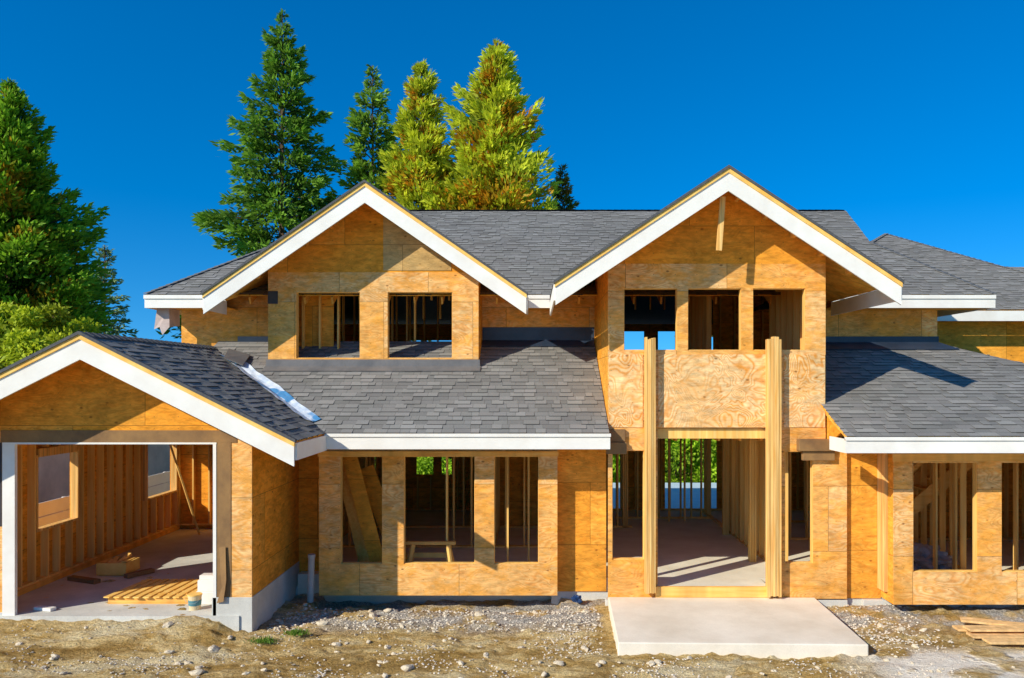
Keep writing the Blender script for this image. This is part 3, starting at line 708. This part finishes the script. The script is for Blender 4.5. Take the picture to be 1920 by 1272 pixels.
for k, (p, q, w) in enumerate((((-3.75, 16.15, 2.75), (-3.05, 15.99, .26), .30), ((-4.0, 16.4, 2.6), (-3.35, 16.1, .26), .22), ((-3.5, 16.7, 2.3), (-2.7, 16.5, .26), .34))):
    solo(B().beam(p, q, w, .03, (0, 1, 0)), 'wood_plank', (ply_o, lumy, ply_o)[k], 'long board leaning inside the bay window opening', 'plank', group='boards leaning in the bay')
sh = thing('sawhorse', (-2.0, 16.0, .25), 'low wooden sawhorse behind the bay window', 'sawhorse')
B().box(-2.55, -1.55, 15.92, 16.04, .84, .90).obj('top_rail', lumx, sh)
for sx in (-2.4, -1.7):
    for sy in (-.2, .2):
        B().beam((sx, 15.98 + sy * .3, .84), (sx + (-.1 if sx < -2.0 else .1), 15.98 + sy, .25), .04, .09).obj('leg', lum, sh)
B().box(-2.44, -1.66, 16.04, 16.07, .56, .66).obj('brace', lumx, sh)
ls = thing('lumber_stack', (8.0, 13.3, -.15), 'low pile of pale weathered boards lying on the dirt', 'lumber')
for i, (x0, y0, x1, y1, z) in enumerate(((7.15, 13.55, 9.6, 13.4, -.085), (7.2, 13.2, 9.8, 13.1, -.09), (7.3, 12.9, 9.8, 12.88, -.09), (7.45, 13.95, 9.6, 13.05, -.05), (7.2, 13.3, 9.6, 13.3, -.012))):
    B().beam((x0, y0, z), (x1, y1, z), .24, .035).obj('board', lumg, ls)
bm = bmesh.new(); bmesh.ops.create_icosphere(bm, subdivisions=3, radius=.10)
for v in bm.verts:
    f = 1 + .7 * noise.noise(v.co * 14) + .3 * noise.noise(v.co * 35); v.co *= f; v.co.z = max(v.co.z * .8, -.05)
me = bpy.data.meshes.new('plastic_bag'); bm.to_mesh(me); bm.free(); me.materials.append(blue)
o = bpy.data.objects.new('plastic_bag', me); o.location = (.85, 15.25, -.06); link(o); o['label'] = 'crumpled dark blue plastic bag beside the foundation'; o['category'] = 'bag'
bm = bmesh.new(); bmesh.ops.create_icosphere(bm, subdivisions=4, radius=.5)
for v in bm.verts:
    c = v.co.copy(); v.co *= 1 + .5 * noise.noise(c * 5) + .25 * noise.noise(c * 14); v.co.z = max(v.co.z * .6, -.12)
me = bpy.data.meshes.new('plastic_sheeting'); bm.to_mesh(me); bm.free(); me.materials.append(poly_m)
o = bpy.data.objects.new('plastic_sheeting', me); o.location = (8.1, 16.6, .38); link(o); o['label'] = 'crumpled clear plastic sheeting on the floor inside'; o['category'] = 'plastic sheet'
fe = thing('fence', (-11.6, 19, -.15), 'white painted board fence beside the garage', 'fence')
b = B()
for i in range(9): b.box(-11.62, -11.58, 12.5 + i * 1.8, 12.62 + i * 1.8, -.3, 1.25)
b.obj('fence_posts', white, fe)
b = B()
for i in range(4): b.box(-11.58, -11.555, 12.5, 27.0, -.1 + i * .34, .22 + i * .34)
b.obj('fence_boards', white, fe)
nb = thing('neighbouring_building', (-16, 24, -.15), 'pinkish stucco building beyond the white fence', 'building')
B().box(-19, -15, 14, 34, -.3, 3.4).obj('wall', stucco, nb)
B().slab([(-14.6, 13.6, 3.4), (-14.6, 34.4, 3.4), (-17, 32, 4.4), (-17, 16, 4.4)], .15).slab([(-19.4, 34.4, 3.4), (-19.4, 13.6, 3.4), (-17, 16, 4.4), (-17, 32, 4.4)], .15).obj('roof', shedge, nb)

# ------------------------------------------------------------------ GROUND
def axis(lo, hi, step, far0, far1):
    a = list(np.arange(lo, hi + 1e-6, step)); l = []; s = step; x = lo
    while x > far0: s *= 1.35; x -= s; l.append(x)
    r = []; s = step; x = hi
    while x < far1: s = min(s * 1.35, 1.0) if x < 60 else s * 1.35; x += s; r.append(x)
    return np.array(l[::-1] + a + r)
def ss(t): t = min(1, max(0, t)); return t * t * (3 - 2 * t)
def gh(x, y):
    h = -.155
    if -10.5 < x < -4.9 and y > 12.2:
        tt = min(1, max(0, (y - 12.2) / 1.15)); ex = min(1, (x + 10.5) / .8, (-4.95 - x) / .5); h += (.24 * tt * tt) * max(0, ex)
    if y > 24.6: h -= 2.1 * ss((y - 24.6) / 4.5) * ss((56 - y) / 4) * ss((x + 11) / 3)
    dd = 1.0 if (9 < y < 16.5) else 0.3
    clod = max(0, noise.noise(Vector((x * 5, y * 6, 21))) - .12)
    h += dd * (.07 * noise.noise(Vector((x * .6, y * 1.1, 0))) + .055 * noise.noise(Vector((x * 1.6, y * 5.0, 5))) + .034 * noise.noise(Vector((x * 7, y * 9, 9))) + .016 * noise.noise(Vector((x * 17, y * 17, 2))) + .10 * clod)
    if 14.7 < y < 16.5 and -4.15 < x < .5: h -= .15 * ss((y - 14.75) / .5)
    if x > 5.0 and y < 13: h = h * (1 - .6 * ss((13 - y) / .6) * ss((x - 5) / .6)) - .155 * .6 * ss((13 - y) / .6) * ss((x - 5) / .6)
    return h
xs = axis(-12, 12, .06, -500, 500); ys = axis(10.2, 16.3, .045, -60, 900)
V = [(x, y, gh(x, y)) for y in ys for x in xs]; nx = len(xs)
F = [[j * nx + i, j * nx + i + 1, (j + 1) * nx + i + 1, (j + 1) * nx + i] for j in range(len(ys) - 1) for i in range(nx - 1)]
me = bpy.data.meshes.new('ground'); me.from_pydata(V, [], F); me.materials.append(dirt); me.shade_smooth()
o = bpy.data.objects.new('ground', me); link(o); o['kind'] = 'structure'; o['label'] = 'bare tan dirt and gravel of the building site'; o['category'] = 'ground'
o = B().box(-6, 16, 30.6, 40.2, -2.6, -1.0).obj('pavement', patio_m, None, .02); o['kind'] = 'structure'; o['label'] = 'pale blue paved terrace behind the house'; o['category'] = 'terrace'

def rockmesh(seed, sub=2):
    bm = bmesh.new(); bmesh.ops.create_icosphere(bm, subdivisions=sub, radius=1)
    for v in bm.verts:
        c = v.co.copy(); v.co = c * (1 + .45 * noise.noise(c * 1.3 + Vector((seed * 7, 0, 0))) + .15 * noise.noise(c * 3 + Vector((0, seed * 5, 0)))); v.co.z *= .62; v.co.x *= 1.2
    me = bpy.data.meshes.new('rock'); bm.to_mesh(me); bm.free(); me.materials.append(stone); return me
RM = [rockmesh(i) for i in range(6)]
def blocked(x, y):
    return (1.2 < x < 5.35 and y > 12.25) or (y > 13.3 and x < -4.6) or y > 15.2 or (x > 6.9 and y > 12.7) 
random.seed(3); cnt = 0
while cnt < 200:
    y = random.uniform(11.0, 15.0); x = random.uniform(-.72, .66) * y
    if blocked(x, y): continue
    s = random.choice((.02, .025, .03, .04, .055)) * random.uniform(.8, 1.2)
    if cnt < 12: s = random.uniform(.06, .09)
    o = bpy.data.objects.new('rock', RM[cnt % 6]); o.location = (x, y, gh(x, y) + s * .2); o.scale = (s, s * random.uniform(.7, 1), s)
    o.rotation_euler = (random.uniform(-.3, .3), random.uniform(-.3, .3), random.uniform(0, 6.3)); link(o)
    o['label'] = 'loose tan rock lying on the bare dirt'; o['category'] = 'rock'; o['group'] = 'rocks scattered over the building site'; cnt += 1
bm = bmesh.new(); bmesh.ops.create_icosphere(bm, subdivisions=1, radius=1); bv_ = np.array([v.co[:] for v in bm.verts]); bf_ = np.array([[v.index for v in f.verts] for f in bm.faces]); bm.free()
vs = []; fs = []; k = 0; n = 0
while n < 5200:
    y = random.uniform(10.9, 15.1); x = random.uniform(-.72, .68) * y
    if blocked(x, y): continue
    nearwall = (y > 13.6 and x > -4.5) or (x > 5.3 and y > 12.9)
    dens = noise.noise(Vector((x * .8, y * 1.2, 40)))
    if random.random() > (.65 + dens if nearwall else .13 + dens): continue
    s = random.uniform(.006, .019) * (1.25 if nearwall else 1)
    a = random.uniform(0, 6.28); R = np.array([[math.cos(a), -math.sin(a), 0], [math.sin(a), math.cos(a), 0], [0, 0, 1]])
    p = (bv_ * (1 + rng.uniform(-.25, .25, (len(bv_), 1))) * np.array([s * 1.2, s, s * .65])) @ R.T + np.array([x, y, gh(x, y) + s * .3])
    vs.append(p); fs.append(bf_ + k); k += len(bv_); n += 1
me = bpy.data.meshes.new('gravel'); me.from_pydata(np.concatenate(vs).tolist(), [], np.concatenate(fs).tolist())
gm_, nt, bb, tc = new_mat('gravel_stone', .9, .2)
cc = nz(nt, tc, 9.0, 2.0); c_ = mix(nt, MR(nt, cc, .35, .65, 0, 1), (.86, .76, .60), (.54, .46, .34)); setc(nt, bb, c_)
me.materials.append(gm_); o = bpy.data.objects.new('gravel', me); link(o); o['kind'] = 'stuff'; o['label'] = 'small grey and tan gravel strewn over the dirt'; o['category'] = 'gravel'

# ------------------------------------------------------------------ TREES
def leaves_mesh(name, c, d, ln, wd, col, parent):
    n = len(c); r = rng.normal(size=(n, 3)); s = np.cross(d, r); s /= np.linalg.norm(s, axis=1, keepdims=True) + 1e-9
    ln = ln[:, None]; wd = wd[:, None]
    v = np.stack([c, c + d * ln * .45 + s * wd, c + d * ln, c + d * ln * .45 - s * wd], 1).reshape(-1, 3)
    me = bpy.data.meshes.new(name); me.vertices.add(4 * n); me.vertices.foreach_set('co', v.ravel().astype(np.float32))
    me.loops.add(4 * n); me.loops.foreach_set('vertex_index', np.arange(4 * n, dtype=np.int32))
    me.polygons.add(n); me.polygons.foreach_set('loop_start', np.arange(0, 4 * n, 4, dtype=np.int32)); me.polygons.foreach_set('loop_total', np.full(n, 4, dtype=np.int32))
    me.update(calc_edges=True)
    ca = me.color_attributes.new('tint', 'FLOAT_COLOR', 'CORNER')
    cc = np.concatenate([col, np.ones((n, 1))], 1); ca.data.foreach_set('color', np.repeat(cc, 4, 0).ravel().astype(np.float32))
    me.materials.append(leafm); o = bpy.data.objects.new(name, me); link(o, parent); return o

def conifer(x, y, H, R, label, kind, z0=-.2, seed=0, c_dark=(.03, .07, .015), c_lite=(.09, .16, .03), rust=0.0, t0=.05, dens=1.0, gp='conifer trees behind the house', crown_pow=.85, leaf=.34, whorl=.6, per=8, rough=.2, rth=.14):
    r = np.random.default_rng(seed); P = empty(kind, (x, y, z0), label, 'tree', group=gp)
    b = B(); N = 14; lean = r.uniform(-.012, .012, 2)
    for i in range(N):
        t = i / N; t2 = (i + 1) / N; wd = max(.03, .018 * H * (1 - t))
        b.beam((x + lean[0] * H * t, y + lean[1] * H * t, z0 + H * t), (x + lean[0] * H * t2, y + lean[1] * H * t2, z0 + H * t2 + .02), wd, wd, (0, 1, 0))
    cs = []; ds = []; ls = []; ws = []; cols = []; h = t0 * H
    spr = rust == 0
    while h < H - .1:
        t = h / H; k = max(3, int(per * (1 - .4 * t))); a0 = r.uniform(0, 6.28)
        for j in range(k):
            hh = h + r.uniform(-.5, .5) * whorl * .8; tt = min(.995, max(0, hh / H))
            az = a0 + 2 * math.pi * j / k + r.uniform(-.35, .35)
            prof = (1 - tt) ** crown_pow * (1 if tt > .12 else .75 + 2 * tt)
            lump = .80 + .5 * noise.noise(Vector((math.cos(az) * 1.3 + seed, math.sin(az) * 1.3, tt * 9))) + r.uniform(-rough, rough)
            if r.random() < .08: lump *= 1.25
            L = max(.15, R * prof * lump + .08)
            up = .75 * tt ** 2 + r.uniform(-.1, .12) + (-.02 if spr else .12); droop = (.38 * (1 - tt) + .06) if spr else .25 * (1 - tt)
            ca, sa = math.cos(az), math.sin(az)
            bx, by, bz = x + lean[0] * H * tt, y + lean[1] * H * tt, z0 + H * tt
            b.beam((bx, by, bz), (bx + ca * L * .75, by + sa * L * .75, bz + (up * .75 - droop * .56) * L), .05, .05)
            m = int(dens * (14 + 52 * L)); s = r.uniform(.1, 1.0, m) ** .7
            wide = .26 * L * np.sin(np.clip(s, 0, 1) * math.pi * .85 + .25) + .05
            q = r.uniform(-1, 1, m) * wide
            hang = -np.abs(r.normal(0, .08 + .05 * L, m)) * (1.0 if spr else 1.2) + .04
            tip = .14 * L * np.clip(s - .65, 0, 1) * (1.2 if spr else 2)
            px = bx + ca * L * s - sa * q; py = by + sa * L * s + ca * q
            pz = bz + up * L * s - droop * L * s ** 2 + hang + tip - .18 * np.abs(q)
            side = np.sign(q) * np.clip(np.abs(q) / (wide + 1e-6), 0, 1) * .8
            dx = ca * (.6 + .4 * s) - sa * side; dyy = sa * (.6 + .4 * s) + ca * side
            dz = r.normal(-.25 if spr else .15, .38, m) + .5 * tt
            d = np.stack([dx, dyy, dz], 1) + r.normal(0, .22, (m, 3)); d /= np.linalg.norm(d, axis=1, keepdims=True)
            cs.append(np.stack([px, py, pz], 1)); ds.append(d)
            sc = (.5 + .5 * min(1, L / 1.5)); ls.append(leaf * sc * r.uniform(.6, 1.35, m)); ws.append(leaf * sc * .17 * r.uniform(.7, 1.3, m))
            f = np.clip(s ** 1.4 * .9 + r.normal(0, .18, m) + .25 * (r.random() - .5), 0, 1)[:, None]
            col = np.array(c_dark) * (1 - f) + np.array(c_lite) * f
            if rust:
                rr = (noise.noise(Vector((px[0] * .9, py[0] * .9, bz * .9))) + r.uniform(-.25, .35)) > rth
                if rr:
                    k2 = (rust * r.uniform(.3, 1, m))[:, None] * (s[:, None] < .84); col = col * (1 - k2) + np.array((.85, .27, .015)) * k2
            cols.append(col * r.uniform(.8, 1.2, (m, 1)))
        h += whorl * (1 - .6 * t) * r.uniform(.85, 1.15)
    b.obj('trunk', bark, P)
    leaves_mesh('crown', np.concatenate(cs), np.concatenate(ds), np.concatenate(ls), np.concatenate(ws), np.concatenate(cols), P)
    return P

def broadleaf(x, y, H, R, label, seed, lite=(.16, .22, .025), dark=(.05, .09, .012), n=26000, kind='leafy_tree', z0=-.2, leaf=.16, gp='leafy trees around the house', low=.55, vs=.42):
    r = np.random.default_rng(seed); P = empty(kind, (x, y, z0), label, 'tree' if kind == 'leafy_tree' else 'bush', group=gp); b = B()
    b.beam((x, y, z0), (x, y, z0 + H * .6), .12, .12, (0, 1, 0))
    cl = []
    for i in range(46):
        az = r.uniform(0, 6.28); el = r.uniform(-.9 if low < .5 else -.4, 1.4); rr = r.uniform(.45, .98)
        c = np.array([x + math.cos(az) * math.cos(el) * R * rr, y + math.sin(az) * math.cos(el) * R * rr, z0 + H * low + math.sin(el) * H * vs * rr])
        cl.append((c, r.uniform(.16, .34) * R)); b.beam((x, y, z0 + H * r.uniform(.25, .55)), tuple(c), .04, .04)
    b.obj('trunk', bark, P)
    idx = r.integers(0, len(cl), n); cc = np.array([c for c, _ in cl])[idx]; rad = np.array([a for _, a in cl])[idx]
    v = r.normal(size=(n, 3)); v /= np.linalg.norm(v, axis=1, keepdims=True); q = r.uniform(.5, 1.12, n)
    pos = cc + v * (rad * q)[:, None] * np.array([1, 1, .75]); d = v * .5 + r.normal(0, .6, (n, 3)) - np.array([0, 0, .2]); d /= np.linalg.norm(d, axis=1, keepdims=True)
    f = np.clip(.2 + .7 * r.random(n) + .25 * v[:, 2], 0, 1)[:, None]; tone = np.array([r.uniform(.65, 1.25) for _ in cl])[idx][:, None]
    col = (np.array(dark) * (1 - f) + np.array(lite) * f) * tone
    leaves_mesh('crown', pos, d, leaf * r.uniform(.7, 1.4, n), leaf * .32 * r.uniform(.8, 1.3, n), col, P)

GR = dict(c_dark=(.035, .10, .015), c_lite=(.25, .46, .04))
GY = dict(c_dark=(.16, .24, .015), c_lite=(.82, .84, .05))
conifer(-14.2, 45, 25.2, 8.4, 'tall dark green spruce with drooping irregular boughs', 'spruce_tree', seed=1, t0=.3, leaf=.42, rough=.32, crown_pow=1.0, whorl=.8, per=8, **GR)
conifer(-9.3, 47, 25.0, 7.8, 'slim green spruce with sparse boughs and open gaps', 'spruce_tree', z0=-2.4, seed=2, t0=.38, leaf=.44, dens=.85, crown_pow=1.0, whorl=.95, per=8, rough=.32, c_dark=(.05, .13, .02), c_lite=(.38, .60, .06))
conifer(-6.2, 46, 24.8, 7.3, 'yellow-green cedar with rust-brown patches', 'cedar_tree', z0=-2.4, seed=3, rust=.85, t0=.40, leaf=.42, crown_pow=.93, per=10, rough=.28, whorl=.65, rth=.17, **GY)
conifer(-2.4, 46, 26.0, 9.4, 'broad yellow-green cedar with orange-brown foliage patches', 'cedar_tree', z0=-2.4, seed=4, rust=.85, t0=.40, leaf=.44, crown_pow=.93, per=11, rough=.28, whorl=.65, rth=.20, **GY)
conifer(1.7, 50, 20.0, 5.7, 'small dark conifer tip showing above the roof ridge', 'spruce_tree', z0=-2.4, seed=5, rust=.5, t0=.5, leaf=.36, rough=.3, crown_pow=1.0, c_dark=(.06, .08, .015), c_lite=(.26, .26, .04))
conifer(-22.9, 35, 17.3, 7.4, 'massive dark green cedar with russet undersides', 'cedar_tree', seed=6, rust=.6, t0=.15, leaf=.36, crown_pow=.98, per=15, rough=.16, dens=1.15, rth=.2, c_dark=(.035, .11, .010), c_lite=(.32, .56, .03))
conifer(-26.0, 37, 18.0, 6.0, 'dark green cedar standing beside a larger cedar', 'cedar_tree', seed=7, rust=.4, t0=.15, leaf=.36, crown_pow=.9, per=10, c_dark=(.03, .09, .010), c_lite=(.32, .52, .03))
conifer(-23.6, 44, 11.8, 3.2, 'young blue-green fir showing beside the big cedar', 'fir_tree', seed=8, t0=.2, leaf=.32, dens=.6, c_dark=(.08, .16, .06), c_lite=(.30, .44, .18))
YG = ((.60, .66, .03), (.18, .26, .012))
broadleaf(-17.2, 28, 7.3, 2.5, 'rounded yellow-green leafy tree beside the garage roof', 21, *YG)
broadleaf(-20.2, 29, 7.5, 2.9, 'rounded yellow-green leafy tree beside the garage roof', 22, *YG)
broadleaf(-14.6, 28.5, 5.9, 1.5, 'small yellow-green leafy tree beside the garage roof', 23, *YG, 14000)
for i, (x, y, h) in enumerate(((3.4, 43.0, 5.4), (7.4, 43.2, 5.6), (11.3, 43, 5.4), (-.5, 43.3, 5.2), (-4.5, 43, 5.4), (-8, 43, 5.2), (15.2, 43, 5.6))):
    broadleaf(x, y, h, 2.7, 'sunlit bright green bush seen through the open framing', 30 + i, (.62, .86, .05), (.22, .42, .02), 16000, kind='bush', leaf=.19, z0=-2.7, gp='bushes behind the house', low=.46, vs=.5)
for (x, y) in ((-4.35, 12.9), (-3.9, 13.2), (3.0, 11.15)):
    r = np.random.default_rng(int(abs(x * 10))); n = 260; pos = np.stack([x + r.normal(0, .10, n), y + r.normal(0, .07, n), np.full(n, gh(x, y))], 1); d = np.stack([r.normal(0, .6, n), r.normal(0, .6, n), np.ones(n)], 1); d /= np.linalg.norm(d, axis=1, keepdims=True)
    P = empty('weed', (x, y, gh(x, y)), 'small tuft of green weeds growing in the dirt', 'plant')
    leaves_mesh('leaves', pos, d, r.uniform(.03, .09, n), r.uniform(.004, .012, n), np.array([.15, .28, .03]) * r.uniform(.6, 1.3, (n, 1)), P)

# ------------------------------------------------------------------ LIGHT
D = Vector((1.2, 1.0, -.88)).normalized()
elev = math.asin(-D.z)
sun = bpy.data.lights.new('sun', 'SUN'); sun.energy = 5.0; sun.angle = math.radians(.5); sun.color = (1.0, .94, .82)
so = bpy.data.objects.new('sun', sun); so.rotation_euler = D.to_track_quat('-Z', 'Y').to_euler(); C.objects.link(so)
w = bpy.data.worlds.new('World'); bpy.context.scene.world = w; w.use_nodes = True; nt = w.node_tree
tcw = nt.nodes.new('ShaderNodeTexCoord').outputs['Generated']
ad = node(nt, 'ShaderNodeVectorMath', {0: tcw, 1: (0, 0, .14)}, operation='ADD'); nm = node(nt, 'ShaderNodeVectorMath', {0: ad.outputs[0]}, operation='NORMALIZE')
sky = nt.nodes.new('ShaderNodeTexSky'); sky.sky_type = 'NISHITA'; sky.sun_disc = False; sky.sun_elevation = elev
sky.sun_rotation = math.atan2(-D.x, -D.y); sky.ozone_density = 3.0; sky.dust_density = 0.2; sky.air_density = 1.0; sky.altitude = 300
nt.links.new(nm.outputs[0], sky.inputs[0])
hs = node(nt, 'ShaderNodeHueSaturation', {'Saturation': 1.48, 'Value': 1.06, 'Color': sky.outputs[0]})
tn = mix(nt, 1.0, hs.outputs[0], (.66, 1.0, 1.08), 'MULTIPLY')
bg = nt.nodes['Background']; nt.links.new(tn, bg.inputs[0]); bg.inputs[1].default_value = .15

cam = bpy.data.cameras.new('camera'); cam.lens = 28.125; cam.sensor_width = 36; cam.shift_x = -40 / 1920; cam.shift_y = 79 / 1920; cam.clip_end = 3000
co = bpy.data.objects.new('camera', cam); co.location = (0, 0, 4.1); co.rotation_euler = (math.radians(90), 0, 0); C.objects.link(co)
bpy.context.scene.camera = co
vs_ = bpy.context.scene.view_settings; vs_.view_transform = 'Standard'; vs_.look = 'None'; vs_.exposure = 0
for o in bpy.data.objects:
    if '_w' in o: del o['_w']
